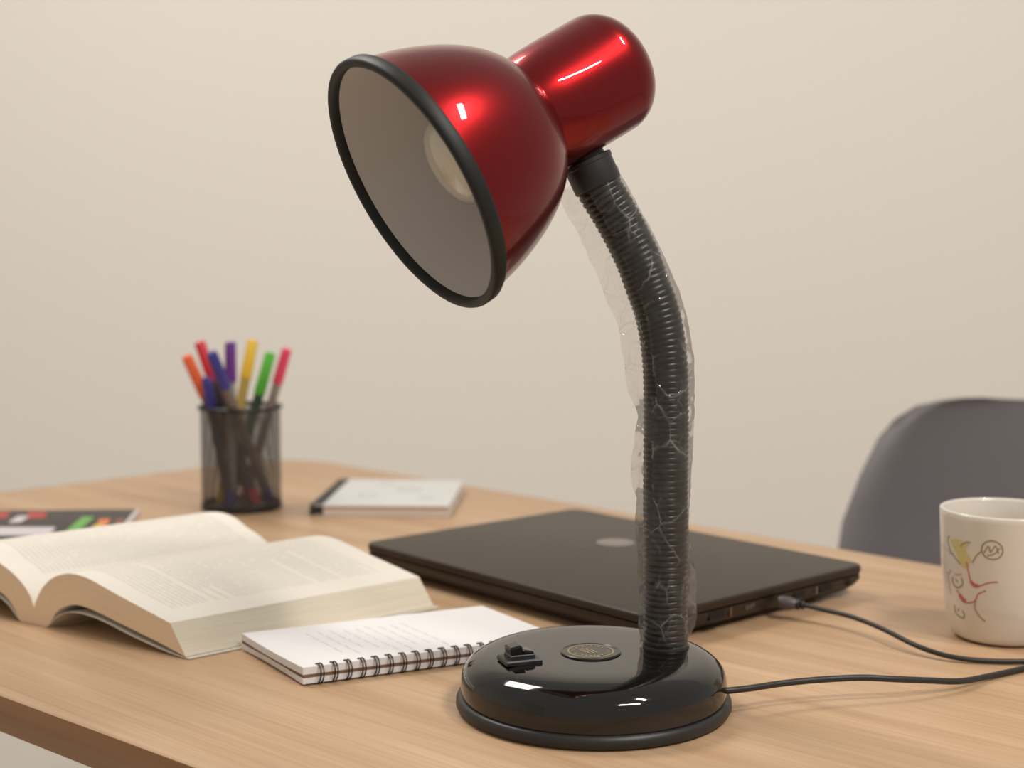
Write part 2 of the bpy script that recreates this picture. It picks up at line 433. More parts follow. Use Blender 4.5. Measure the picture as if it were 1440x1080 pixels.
# resample to equal arc length
acc = [0]
for a, b in zip(dense, dense[1:]): acc.append(acc[-1] + (b - a).length)
TOT = acc[-1]
def at_len(s_):
    s_ = min(max(s_, 0), TOT); lo = 0; hi = len(acc) - 1
    while hi - lo > 1:
        mid = (lo + hi) // 2
        if acc[mid] <= s_: lo = mid
        else: hi = mid
    return dense[lo].lerp(dense[hi], (s_ - acc[lo]) / max(acc[hi] - acc[lo], 1e-9))
PITCH = .00318; NS = int(TOT / PITCH * 8)
path = [at_len(TOT * i / NS) for i in range(NS + 1)]
def ring_r(i):
    ph = (TOT * i / NS / PITCH) % 1
    return .0114 + .0010 * max(0, math.sin(PI * ph)) ** .45
MB().tube(path, ring_r, 28).build('corrugated_neck', MT['neck'], lamp, lamp, sharp=80)
MB().revolve((.0850, NY, .0300), (0, 0, 1), [(-.002, .0128), (.0015, .0130), (.0028, .0126), (.0028, .010)], 48).build('neck_socket', MT['black_satin'], lamp, lamp)

# lamp head: axis fitted through bell and bulb housing
HO = Vector((-.0498, .7420, .2819)); HN = Vector((.7723, .4165, .4797)).normalized()
K = .992
R0 = .0703 * .965 * K; TT = .0811 * K
def bell_r(t): return R0 * (1 - (t / TT) ** 1.4073) ** (1 / 3.0869) if t < TT else 0
RC = .0325
outer = []
for k in range(30):
    t = TT * (1 - (1 - k / 29) ** 1.6); r = bell_r(t)
    if r < .030: break
    outer.append((t, r))
outer.append((TT * 1.0, .027))
inner_p = [(max(t - .0012, .0), r - .0016) for t, r in outer]
inner_p = [(0, outer[0][1] - .0016)] + inner_p[1:]
MB().revolve(HO, HN, outer, 128).build('lamp_shade', MT['red'], lamp, lamp)
shade = [o for o in lamp.children if o.name.startswith('lamp_shade')][0]
MB().revolve(HO, HN, inner_p + [(TT - .003, .0)], 128).build('shade_lining', MT['inner'], shade, lamp)
RR = .0703 * K
MB().revolve(HO, HN, [(.0010, RR - .0044), (-.0026, RR - .0041), (-.0034, RR - .0032), (-.0035, RR - .0012), (-.0030, RR - .0003), (-.0018, RR + .0003), (.0032, RR + .0002),
                      (.0044, RR - .0006), (.0046, RR - .0030), (.0010, RR - .0044)], 128).build('shade_rim', MT['black_rim'], shade, lamp, sharp=50)
t1 = .1474 * K; rc = .0195
cap = [(TT - .010, .0300), (TT - .004, .0312), (TT + .001, .0322), (TT + .008, .0329), (TT + .020, .0333)]
for k in range(14):
    a = PI / 2 * k / 13; cap.append((t1 - rc + rc * math.sin(a), .0334 - rc + rc * math.cos(a)))
cap.append((t1, 0))
MB().revolve(HO, HN, cap, 96).build('bulb_housing', MT['red'], lamp, lamp, sharp=40)
bl = MB().revolve(HO, HN, [(.0185, 0), (.0187, .008), (.0195, .0145), (.0210, .0190), (.0235, .0222), (.0275, .0240), (.033, .0243), (.040, .0228), (.050, .0190), (.062, .0140), (.078, .0130)], 64).build('light_bulb', MT['bulb'], lamp, lamp)
MB().revolve(HO, HN, [(.066, .0150), (.066, .0185), (.0795, .0190)], 48).build('bulb_socket', MT['black_satin'], lamp, lamp)
# collar joining neck and housing
e0 = at_len(TOT - .0135); e1 = at_len(TOT); ax = (e1 - e0).normalized()
MB().revolve(e0, ax, [(.0015, .0120), (.0020, .0129), (.0030, .0133), (.0145, .0133), (.0150, .0138), (.0172, .0138), (.0176, .0128), (.0177, .0108), (.024, .0100)], 48, True, True).build('neck_collar', MT['black_satin'], lamp, lamp)

# clear plastic film left on the neck
lv = [(.0030, .0138, .0129), (.0060, .0141, .0132), (.0090, .0144, .0150), (.0135, .0148, .0168), (.0189, .0148, .0178), (.0248, .0148, .0172), (.0312, .0149, .0171), (.0380, .0153, .0169),
      (.0447, .0156, .0161), (.0514, .0156, .0147), (.0580, .0157, .0136), (.0646, .0164, .0133), (.0712, .0168, .0132), (.0777, .0164, .0133), (.0843, .0156, .0134),
      (.0909, .0179, .0138), (.0974, .0192, .0142), (.1040, .0187, .0147), (.1106, .0181, .0151), (.1173, .0174, .0151), (.1235, .0165, .0151), (.1292, .0157, .0152),
      (.1343, .0167, .0152), (.1391, .0187, .0153), (.1433, .0205, .0153), (.1470, .0213, .0152), (.1508, .0217, .0153), (.1584, .0223, .0155), (.1665, .0227, .0154),
      (.1752, .0229, .0156), (.1841, .0225, .0150), (.1930, .0231, .0150), (.2019, .0234, .0145), (.2109, .0236, .0140), (.2199, .0235, .0132), (.2291, .0233, .0131),
      (.2381, .0229, .0131), (.2473, .0222, .0132), (.2560, .0216, .0133), (.2640, .0216, .0134), (.2672, .0212, .0134)]
def lerp_lv(s_):
    for a, b in zip(lv, lv[1:]):
        if s_ <= b[0]:
            k = (s_ - a[0]) / (b[0] - a[0]); return a[1] + (b[1] - a[1]) * k, a[2] + (b[2] - a[2]) * k
    return lv[-1][1:]
NL = 230; S0, S1 = .0030, .2672; rings = []
for i in range(NL + 1):
    s_ = S0 + (S1 - S0) * i / NL
    c = at_len(s_); t = (at_len(s_ + .002) - at_len(s_ - .002)).normalized()
    right = Vector((t.z, 0, -t.x)); fwd = Vector((0, -1, 0))
    eL, eR = lerp_lv(s_); R = .01285; ring = []
    M_ = 44
    for k in range(M_):
        a = 2 * PI * k / M_; cx_ = math.cos(a)
        # hull of the neck circle and the two flap tips
        e = eR if cx_ > 0 else eL; e = max(e, R * 1.005)
        x = cx_ * e; xt = R * R / e
        if abs(x) < xt: y = math.sqrt(max(R * R - x * x, 0))
        else:
            yt = R * math.sqrt(max(1 - (R / e) ** 2, 0)); y = yt * (e - abs(x)) / max(e - xt, 1e-6)
        y = max(y, .0006 * abs(math.sin(a)))
        y *= 1 if math.sin(a) >= 0 else -1
        # when the flap is wide the film clings together there
        if cx_ < 0 and eL > .017 and abs(x) > xt: y *= .75
        p = c + right * x + fwd * y
        q = Vector((p.x * 1, p.y, p.z * .8))
        w = noise.noise(q * 75) * .0007 + (abs(noise.noise(q * 160 + Vector((3, 1, 7)))) - .2) * .0009 + noise.noise(q * 420) * .0002
        d = (right * x + fwd * y).normalized()
        out_ = max(w, -.0002 if abs(x) < xt else -.001)
        ring.append(p + d * out_ + fwd * (noise.noise(q * 60 + Vector((9, 2, 2))) * .0012 if abs(x) > R else 0) + t * noise.noise(q * 50 + Vector((4, 4, 1))) * .0012 * (1 if i in (0, NL) else .3)
                    + (t * (-.0012 - .004 * cx_ * (1 if cx_ > 0 else .6)) if False else Vector((0, 0, 0))))
    rings.append(ring)
MB().loft(rings, True, False, False).build('plastic_film', MT['film'], lamp, lamp, sharp=28)

# lamp cord, sagging over the desk
cord = catmull([(.1120, .7660, .0135), (.1170, .7655, .0135), (.1309, .7706, .0135), (.1477, .7784, .0135), (.1685, .7850, .0135), (.1934, .7907, .0130), (.2142, .7946, .0110),
                (.2362, .8019, .0080), (.2550, .8105, .0050), (.2772, .8288, .0024), (.3039, .8461, .0020), (.3379, .8688, .0020), (.385, .880, .0020), (.44, .872, .0020)], 10)
MB().tube(cord, .0018, 14).build('power_cord', MT['cable'], lamp, lamp)

# ------------------------------------------------------------------ the laptop
LU = Vector((.6585, -.7525, 0)); LV = Vector((.7525, .6585, 0)); LR = math.atan2(LU.y, LU.x)
LC = Vector((.0706, 1.0814, 0))
lap = thing('laptop', 'closed black laptop with a round grey emblem, lying behind the red lamp', 'laptop', (LC.x, LC.y, 0))
def lrect(hl, hw, r):
    q = [LC + LU * a * hl + LV * b * hw for a, b in ((-1, -1), (1, -1), (1, 1), (-1, 1))]
    return round_poly([(p.x, p.y) for p in q], r, 8)
HL, HW = .1535, .1150
MB().prism(lrect(HL, HW, .012), .0158, .0222, .0022).build('lid', MT['laptop'], lap, lap, sharp=50)
b_ = MB()
lays = [(.014, .0022), (.009, .0034), (.004, .0075), (.0010, .0120), (.0012, .0152)]
b_.loft([[(x, y, z) for x, y in lrect(HL - d, HW - d, .010)] for d, z in lays])
lb = b_.build('base', MT['laptop_side'], lap, lap, sharp=50)
ft = MB()
for a in (-1, 1):
    for b in (-1, 1):
        p = LC + LU * a * (HL - .03) + LV * b * (HW - .03)
        ft = MB().revolve((p.x, p.y, 0), (0, 0, 1), [(.0002, .004), (.0006, .005), (.0024, .005)], 20, True, True); ft.build('rubber_foot', MT['black_satin'], lap, lap)
MB().prism(lrect(HL - .004, HW - .004, .009), .0150, .0160).build('hinge_gap', MT['port'], lap, lap)
ec = (.0806, 1.1190)
em = MB().revolve((*ec, .0222), (0, 0, 1), [(0, .0150), (.00025, .0150), (.0003, .0145), (.0003, 0)], 48).build('emblem', MT['logo'], lap, lap)
m = MB()
for k in range(4):
    p = Vector((.0545, 1.1000)) + Vector((LV.x, LV.y)) * 0 + Vector((1, .12)) * (k * .0024 - .004)
    m.box((p.x, p.y, .0224), (.0014, .0035, .0003), .1)
m.build('faint_wordmark', plain('faint_print', (.10, .085, .07), .35), lap, lap)
# ports on the short side facing the front right
FP = LC + LU * HL - LV * HW
def on_side(s_, z, out_=0): p = LC + LU * (HL + out_) + LV * (-HW + 2 * HW * s_); return (p.x, p.y, z)
def port(name, s_, w, h, z=.0118, mat='port', out_=-.0016): return MB().box(on_side(s_, z, out_), (.002, w, h), LR).build(name, MT[mat], lap, lap)
port('port', .285, .0150, .0052); port('port_surround', .345, .0016, .0062, mat='port_metal')
port('port', .66, .0120, .0040); port('port', .79, .0130, .0045); port('port_surround', .745, .0016, .0050, mat='logo')
MB().revolve(on_side(.905, .0118, -.0022), LU, [(0, .0024), (.0016, .0026), (.0016, .0018), (.0012, .0017), (.0012, 0)], 24).build('audio_socket', MT['port'], lap, lap)
m = MB()
for k, h in enumerate((.0030, .0022, .0030, .0018)):
    m.box(on_side(.415 + k * .011, .0118 + .0003 * k, -.0010), (.0008, .0014, h), LR)
m.build('port_symbol', plain('port_symbol_print', (.13, .10, .08), .5), lap, lap)

# charging cable with its plug
cc = thing('charging_cable', 'thin black charging cable plugged into the side of the laptop, curving to the mug', 'cable', (.2, .95, 0))
cp = catmull([(.1915, .9660, .0112), (.1975, .9630, .0110), (.2083, .9526, .0105), (.2233, .9357, .0100), (.2362, .9127, .0085), (.2472, .8862, .0065), (.2570, .8741, .0045), (.2679, .8668, .0030),
              (.2839, .8626, .0020), (.3092, .8611, .0020), (.3459, .8672, .0020), (.42, .885, .0020), (.50, .89, .0020)], 10)
MB().tube(cp, .0016, 14).build('cable', MT['cable'], cc, cc)
m = MB(); pa, pb = Vector((.1806, .9700, .0120)), Vector((.1925, .9655, .0112)); d_ = (pb - pa); R_ = d_.length
m.revolve(pa, d_, [(0, .0036), (R_ * .1, .0043), (R_ * .6, .0042), (R_ * .85, .0034), (R_, .0028)], 28, True, True)
pg = m.build('plug', MT['plug'], cc, cc)
MB().revolve(pb, d_, [(-.001, .0030), (0, .0036), (.0018, .0036), (.0022, .0022), (.0034, .0030), (.0046, .0028), (.0052, .0020)], 24, True, True).build('strain_relief', MT['black_satin'], pg, cc)

# ------------------------------------------------------------------ the open book
BA = Vector((-.3195, .9558, 0)); BC = Vector((.8226, -.5687, 0)); BU = Vector((.7525, .6590, 0)).normalized(); BLn = .193
bk = thing('open_book', 'thick paperback lying open, cream pages of small print, left of the notepad', 'book', (BA.x, BA.y, 0))
TR = [(.0004, .0111), (.0034, .0175), (.0099, .0264), (.0215, .0346), (.0367, .0392), (.0534, .0390), (.0705, .0352), (.0854, .0314), (.1074, .0263), (.1323, .0206)]
BR = [(.0135, .0002), (.0172, .0043), (.0224, .0109), (.0307, .0160), (.0427, .0194), (.0583, .0187), (.0773, .0152), (.1031, .0102), (.1211, .0068), (.1455, .0014)]
TL = [(.0002, .0111), (-.0036, .0192), (-.0110, .0262), (-.0221, .0325), (-.0345, .0372), (-.048, .0435), (-.062, .0460), (-.080, .0445), (-.100, .0390), (-.120, .0310), (-.136, .0245)]
BLf = [(-.0150, .0002), (-.0192, .0062), (-.0252, .0122), (-.0357, .0176), (-.050, .0205), (-.065, .0205), (-.080, .0180), (-.100, .0120), (-.120, .0060), (-.145, .0012)]
def smooth2(L, n): return [(p.x, p.y) for p in catmull([Vector((a, b, 0)) for a, b in L], n)]
def block(name, top, bot, mats, sgn):
    T_ = smooth2(top, 6); B_ = smooth2(bot, 6); sec = T_ + B_[::-1]; n = len(sec); nt_ = len(T_); NU = 24
    W = lambda s_, z, k: BA + BC * s_ + BU * (BLn * k) + Vector((0, 0, z))
    arc = [0]
    for a, b in zip(T_, T_[1:]): arc.append(arc[-1] + math.hypot(b[0] - a[0], b[1] - a[1]))
    m = MB()
    vs = [W(*p, k / NU) for k in range(NU + 1) for p in sec]
    top_f, top_u, side_f, side_u, low = [], [], [], [], []
    for k in range(NU):
        for j in range(n):
            a = k * n + j; b = k * n + (j + 1) % n; f = (a, b, b + n, a + n)
            v0, v1 = BLn * k / NU, BLn * (k + 1) / NU
            if j < nt_ - 1:
                top_f.append(f); top_u.append([(arc[j], v0), (arc[j + 1], v0), (arc[j + 1], v1), (arc[j], v1)])
            elif j == nt_ - 1:
                z0, z1 = sec[j][1], sec[(j + 1) % n][1]
                side_f.append(f); side_u.append([(v0, z0), (v0, z1), (v1, z1), (v1, z0)])
            else: low.append(f)
    m.add(vs, top_f, 0, top_u); m.add(vs, side_f, 1, side_u, smooth=False); m.add(vs, low, 2)
    # head and tail of the block: strips between top and bottom curve, layered like sheets
    ks = 40
    def resample(L, k_):
        A = [0]
        for a, b in zip(L, L[1:]): A.append(A[-1] + math.hypot(b[0] - a[0], b[1] - a[1]))
        o = []
        for i in range(k_ + 1):
            t = A[-1] * i / k_; q = 0
            while q < len(A) - 2 and A[q + 1] < t: q += 1
            r = (t - A[q]) / max(A[q + 1] - A[q], 1e-9); o.append((L[q][0] + (L[q + 1][0] - L[q][0]) * r, L[q][1] + (L[q + 1][1] - L[q][1]) * r))
        return o
    RT, RB = resample(T_, ks), resample(B_, ks)
    for k in (0, 1):
        v2, f2, u2 = [], [], []
        for i in range(ks + 1):
            for h in range(5):
                s_ = RT[i][0] + (RB[i][0] - RT[i][0]) * h / 4; z = RT[i][1] + (RB[i][1] - RT[i][1]) * h / 4
                v2.append(W(s_, z, k))
        for i in range(ks):
            for h in range(4):
                a = i * 5 + h; f2.append((a, a + 1, a + 6, a + 5)); u2.append([(i * .0035, h * .006), (i * .0035, (h + 1) * .006), ((i + 1) * .0035, (h + 1) * .006), ((i + 1) * .0035, h * .006)])
        m.add(v2, f2, 3, u2, smooth=False)
    return m.build(name, mats, bk, bk, sharp=50, recalc=True)
fore = layered('book_fore_edge', (.76, .69, .54), (.86, .79, .65), (9, 1400, 1))
tail = layered('book_tail_edge', (.82, .63, .43), (.88, .69, .48), (20, 900, 1))
inkc = (.30, .27, .26); pc = (.80, .745, .655)
tr_ = text_page('printed_page_recto', pc, inkc, .0036, .020, .128, .014, .175, 3)
tl_ = text_page('printed_page_verso', pc, inkc, .0036, .026, .138, .018, .180, 11)
block('page_block', TR, BR, [tr_, fore, MT['cream'], tail], 1)
block('page_block', TL, BLf, [tl_, fore, MT['cream'], tail], -1)
# spine and soft cover under the pages
m = MB()
def sheet(curve, th, mb, k0=-.002, k1=1.01):
    C_ = smooth2(curve, 6); r = []
    for k in (k0, k1):
        r.append([BA + BC * s_ + BU * (BLn * k) + Vector((0, 0, z)) for s_, z in C_] + [BA + BC * s_ + BU * (BLn * k) + Vector((0, 0, z + th)) for s_, z in C_[::-1]])
    mb.loft(r, True, True, True)
sheet([(.0135, .0004), (.0180, .0034), (.0250, .0088), (.0350, .0130), (.0465, .0143), (.0600, .0138), (.0760, .0114), (.0950, .0074), (.1150, .0040), (.1350, .0012), (.1490, .0003)], .0006, m)
m.build('back_cover', plain('cream_cover_inside', (.62, .57, .47), .6), bk, bk)
m = MB(); sheet([(-.0140, .0004), (-.0190, .0036), (-.0260, .0092), (-.0380, .0140), (-.055, .0160), (-.080, .0130), (-.105, .0070), (-.130, .0025), (-.150, .0002)], .0006, m)
m.build('front_cover', plain('cream_cover', (.60, .55, .46), .6), bk, bk)
m = MB(); sp_ = [(-.0150, 0), (.0140, 0), (.0110, .0045), (.0004, .0108), (-.0120, .0045)]
m.loft([[BA + BC * s_ + BU * (BLn * k) + Vector((0, 0, z + .0001)) for s_, z in sp_] for k in (.0005, .9995)])
m.build('spine', [tail], bk, bk)

# ------------------------------------------------------------------ the spiral notepad
PL = Vector((math.cos(math.radians(25.5)), math.sin(math.radians(25.5)), 0)); PS = Vector((math.cos(math.radians(-57)), math.sin(math.radians(-57)), 0))
P1 = Vector((-.1200, .8168, 0)); P0 = P1 - PS * .0905; PLN = .1655
pad = thing('spiral_notepad', 'white spiral notepad with faint pencil writing, between the open book and lamp base', 'notepad', (P1.x, P1.y, 0))
def padpoly(i, dl=0, bow=0):
    q = []
    NB = 14
    for k in range(NB + 1):                    # free short edge, slightly bowed
        t = k / NB; q.append(P0 + PS * (.0905 * t) + PL * (i + bow * math.sin(PI * t)) + PS * (i * (1 - 2 * t)))
    q.append(P1 + PL * (PLN - i) - PS * i); q.append(P0 + PL * (PLN - i) + PS * i)
    return [(p.x, p.y) for p in q]
pe = layered('notepad_sheets_edge', (.66, .62, .60), (.80, .77, .75), (30, 900, 1))
def slab(name, z0, z1, i, mats, bow=0, curl=0, bev=.0004):
    lo = padpoly(i, bow=bow); rings = []
    def zc(x, y, z):                            # free corner of the sheets lifts a little
        t = (Vector((x, y, 0)) - P0).dot(PL) / PLN
        return z + curl * max(0, 1 - t * 3.2) ** 2
    m = MB()
    m.loft([[(x, y, zc(x, y, z)) for x, y in lo] for z in (z0, z1)], smooth=False)
    return m.build(name, mats, pad, pad)
slab('lower_sheets', .0012, .0045, 0, MT['paper'], bow=.0010)
slab('folded_cover', .0046, .0065, .0004, MT['card'], bow=.0004)
up = slab('upper_sheets', .0066, .0108, .0003, MT['paper'], bow=-.0010, curl=.0)
rr = random.Random(8)
for k in range(18):
    c = P1 + PL * (.0105 + k * .0085) - PS * .0020 + Vector((0, 0, .0061))
    m = MB()
    for dx in (-.0009, .0009):
        ring = [c + PL * (dx + .0004 * math.sin(a)) + PS * (math.cos(a) * .0050) + Vector((0, 0, math.sin(a) * .0056)) for a in [2 * PI * j / 22 for j in range(23)]]
        m.tube(ring, .00042, 8)
    m.build('wire_loop', MT['wire'], pad, pad)
m = MB()
for row in range(9):
    s_ = .016 + rr.uniform(0, .006); endr = .078 - rr.uniform(0, .018)
    while s_ < endr:
        wl = rr.uniform(.006, .013); pts = []
        for j in range(int(wl / .0009) + 2):
            t = s_ + j * .0009; o = .034 + row * .0078 + (rr.uniform(-.0007, .0007) if j else 0)
            p = P0 + PL * o + PS * t; pts.append((p.x, p.y))
        stroke(m, pts, .00032, .01082, .00004); s_ += wl + .003
m.build('pencil_writing', MT['ink'], up, pad)

# ------------------------------------------------------------------ pale notebook at the back
nb = thing('notebook', 'pale grey hardback notebook with black taped spine, behind the laptop near the pen cup', 'notebook', (-.12, 1.43, 0))
Q = [Vector((-.1890, 1.3535)), Vector((-.0590, 1.3475)), Vector((-.0500, 1.5000)), Vector((-.1800, 1.5100))]
def shr(q, d):
    c = sum(q, Vector((0, 0))) / 4; return [p - (p - c).normalized() * d for p in q]
MB().prism([tuple(p) for p in shr(Q, .0025)], .0014, .0090, 0).build('pages', MT['nb_pages'], nb, nb)
MB().prism(round_poly([tuple(p) for p in Q], .003, 4), .0001, .0014, .0004).build('back_cover', MT['nb_cover'], nb, nb)
fc = MB().prism(round_poly([tuple(p) for p in Q], .003, 4), .0090, .0104, .0004).build('front_cover', MT['nb_cover'], nb, nb)
SQ = [Q[0] + Vector((-.0012, 0)), Q[0].lerp(Q[1], .085), Q[3].lerp(Q[2], .085), Q[3] + Vector((-.0012, 0))]
MB().prism([tuple(p) for p in SQ], .0001, .0108, .0012).build('spine_tape', MT['nb_spine'], nb, nb)
fg = plain('faint_grey_green', (.50, .51, .46), .6)
for (a, b, r_) in ((.35, .35, .010), (.62, .6, .013), (.80, .3, .008), (.42, .8, .007)):
    m = MB(); p = Q[0].lerp(Q[1], a) + (Q[3] - Q[0]) * b; flat_ring(m, p, .01042, r_ * .6, r_, h=.0001, n=24); m.build('faint_ring_print', fg, fc, nb)

# ------------------------------------------------------------------ magazine on the left
mg = thing('magazine', 'black covered magazine with green, yellow and red marks, behind the open book', 'magazine', (-.45, 1.29, 0))
G = [(-.5600, 1.2060), (-.3385, 1.2180), (-.3535, 1.3670), (-.5750, 1.3550)]
MB().prism(G, .0001, .0032, 0).build('pages', plain('magazine_pages', (.62, .58, .55), .7), mg, mg)
G2 = [G[0], (-.3425, 1.2180), (-.3575, 1.3668), G[3]]
cv = MB().prism(G2, .0032, .0040, .0003).build('cover', MT['mag_black'], mg, mg)
def pr_poly(name, polys, col, rough=.45):
    m = MB()
    for i, q in enumerate(polys):
        q = [Vector((*p, 0)) for p in q]; nrm = (q[1] - q[0]).cross(q[2] - q[0]).z
        if nrm < 0: q = q[::-1]
        m.prism([(p.x, p.y) for p in q], .0040, .00415 + .00001 * i)
    return m.build(name, plain(name + '_ink', col, rough), cv, mg)
def rp(q, r): 
    a = sum(q[i][0] * q[(i + 1) % len(q)][1] - q[(i + 1) % len(q)][0] * q[i][1] for i in range(len(q)))
    return round_poly(q if a > 0 else q[::-1], r, 4)
pr_poly('green_mark', [rp([(-.3885, 1.2300), (-.3770, 1.2250), (-.3850, 1.3270), (-.3960, 1.3270)], .004)], (.13, .38, .06))
pr_poly('yellow_mark', [rp([(-.3710, 1.2250), (-.3598, 1.2300), (-.3610, 1.2790), (-.3735, 1.2960)], .003)], (.80, .56, .04))
pr_poly('orange_mark', [rp([(-.3735, 1.2965), (-.3612, 1.2795), (-.3672, 1.3170), (-.3770, 1.3150)], .002)], (.75, .19, .05))
pr_poly('brown_mark', [rp([(-.3552, 1.2750), (-.3500, 1.2830), (-.3560, 1.3280), (-.3605, 1.3100)], .002)], (.25, .085, .035))
pr_poly('red_panel', [[(-.4454, 1.3191), (-.4288, 1.3210), (-.4370, 1.3530), (-.4544, 1.3520)], [(-.50, 1.3170), (-.4640, 1.3200), (-.4717, 1.3524), (-.508, 1.350)]], (.42, .035, .03))
pr_poly('white_lettering', [rp([(-.48, 1.2400), (-.3997, 1.2378), (-.4045, 1.2772), (-.485, 1.2772)], .004), rp([(-.4550, 1.2980), (-.4440, 1.3000), (-.4460, 1.3300), (-.4570, 1.3330)], .003)], (.60, .56, .57))

# ------------------------------------------------------------------ wire mesh pen cup and its markers
CX, CY, CRD = -.2620, 1.3970, .0380
pc_ = thing('pen_cup', 'black wire mesh pen cup full of coloured markers at the back of the desk', 'pen cup', (CX, CY, 0))
m = MB(); NA = 72; vs, fs, us = [], [], []
for i in range(NA + 1):
    a = 2 * PI * i / NA
    for z in (.004, .098): vs.append((CX + CRD * math.cos(a), CY + CRD * math.sin(a), z))
for i in range(NA):
    fs.append((2 * i, 2 * i + 2, 2 * i + 3, 2 * i + 1)); u0, u1 = CRD * 2 * PI * i / NA, CRD * 2 * PI * (i + 1) / NA
    us.append([(u0, 0), (u1, 0), (u1, .094), (u0, .094)])
m.add(vs, fs, 0, us); m.build('mesh_wall', MT['mesh'], pc_, pc_)
def torus(c, R, r, n=64, k=10, sz=1):
    m = MB(); m.loft([[(c[0] + (R + r * math.cos(2 * PI * j / k)) * math.cos(2 * PI * i / n), c[1] + (R + r * math.cos(2 * PI * j / k)) * math.sin(2 * PI * i / n), c[2] + sz * r * math.sin(2 * PI * j / k)) for j in range(k)] for i in range(n + 1)], True, False, False)
    return m
torus((CX, CY, .0985), CRD + .0008, .0019).build('rim', MT['cup_black'], pc_, pc_)
MB().revolve((CX, CY, 0), (0, 0, 1), [(.0002, 0), (.0002, .0375), (.0008, .0388), (.0060, .0388), (.0064, .0378), (.0024, .0374), (.0024, 0)], 64).build('base', MT['cup_black'], pc_, pc_)
MK = [('orange', (-0.3109, 1.3881, 0.1487), (-0.2579, 1.4282, 0.0040), (.82, .135, .035), (.16, .05, .02), .045, .98),
      ('red', (-0.3003, 1.3971, 0.1616), (-0.2461, 1.3892, 0.0040), (.62, .012, .025), (.05, .035, .035), .042, 1),
      ('dark blue', (-0.2777, 1.3430, 0.1552), (-0.2352, 1.4052, 0.0040), (.035, .035, .23), (.16, .12, .10), .040, 1),
      ('indigo', (-0.2908, 1.3795, 0.1289), (-0.2669, 1.3661, 0.0040), (.035, .030, .24), (.05, .04, .04), .034, .9),
      ('purple', (-0.2664, 1.3769, 0.1629), (-0.2689, 1.3820, 0.0040), (.14, .030, .23), (.30, .29, .25), .040, 1),
      ('yellow', (-0.2536, 1.4260, 0.1612), (-0.2811, 1.3899, 0.0040), (.80, .50, .03), (.42, .28, .05), .040, 1),
      ('green', (-0.2349, 1.4176, 0.1499), (-0.2759, 1.4039, 0.0040), (.10, .50, .04), (.03, .06, .03), .044, 1),
      ('pink', (-0.2148, 1.3902, 0.1553), (-0.2630, 1.4121, 0.0040), (.74, .055, .13), (.26, .21, .19), .037, .9)]
LBL = {'orange': 'orange capped marker leaning furthest left in the mesh cup', 'red': 'bright red capped marker standing tall between the orange and dark blue markers',
       'dark blue': 'dark blue capped marker leaning left just beside the purple marker', 'indigo': 'short dark blue marker low in the mesh cup, under the red cap',
       'purple': 'purple capped marker standing almost upright in the middle of the mesh cup', 'yellow': 'yellow capped marker with a yellow barrel in the mesh cup',
       'green': 'light green capped marker between the yellow and pink markers in the cup', 'pink': 'pink capped marker leaning furthest right in the mesh cup'}
for nm_, top, bot, cc_, bc_, cl, sc in MK:
    top = Vector(top); bot = Vector(bot); d = (top - bot); Ln = d.length; bot2 = bot + d.normalized() * .001
    t = thing('marker', LBL[nm_], 'marker', (bot.x, bot.y, bot.z - .0), 'coloured markers in the mesh cup')
    capm = colour(nm_.replace(' ', '_') + '_cap', cc_); bm_ = colour(nm_.replace(' ', '_') + '_barrel', bc_)
    r = .0053 * sc
    MB().revolve(bot2, d, [(.014, r * .93), (Ln - cl + .002, r * .93)], 24, True, True).build('barrel', bm_, t, t)
    MB().revolve(bot2, d, [(0, r * .5), (.0005, r * .8), (.003, r * .9), (.015, r * .96)], 24, True, True).build('end_plug', capm, t, t)
    MB().revolve(bot2, d, [(Ln - cl, r * 1.02), (Ln - cl + .001, r * 1.08), (Ln - .004, r), (Ln - .0022, r * .92), (Ln - .0012, r * .7), (Ln - .001, 0)], 24, True).build('cap', capm, t, t)

# ------------------------------------------------------------------ the mug
MX, MY = .3170, .9260
mug = thing('mug', 'off-white ceramic mug with childlike coloured doodles, at the right edge of the desk', 'mug', (MX, MY, 0))
MPR = [(0, .0250), (.0004, .0272), (.0012, .0288), (.0030, .0312), (.0064, .0323), (.0130, .0348), (.0267, .0366), (.0474, .0386), (.0676, .0396), (.0800, .0403), (.0830, .0404)]
def mug_r(z):
    for a, b in zip(MPR, MPR[1:]):
        if z <= b[0]: return a[1] + (b[1] - a[1]) * (z - a[0]) / (b[0] - a[0])
    return .0404
inn = [(.0838, .0400), (.0841, .0392), (.0838, .0384), (.0825, .0378), (.0700, .0372), (.0474, .0360), (.0200, .0335), (.0090, .0300), (.0060, .0240), (.0050, .0)]
MB().revolve((MX, MY, 0), (0, 0, 1), [(.0006, 0), (.0006, .0240)] + [(t, r) for t, r in MPR] + inn, 96).build('body', MT['mug'], mug, mug, sharp=60)
ha = math.radians(28); hd = Vector((math.cos(ha), math.sin(ha), 0)); mc = Vector((MX, MY, 0))
hp = catmull([mc + hd * (mug_r(.068) - .002) + Vector((0, 0, .068)), mc + hd * .052 + Vector((0, 0, .070)), mc + hd * .064 + Vector((0, 0, .060)), mc + hd * .067 + Vector((0, 0, .044)),
              mc + hd * .059 + Vector((0, 0, .027)), mc + hd * (mug_r(.021) - .002) + Vector((0, 0, .021))], 8)
MB().tube(hp, .0045, 16).build('handle', MT['mug'], mug, mug)
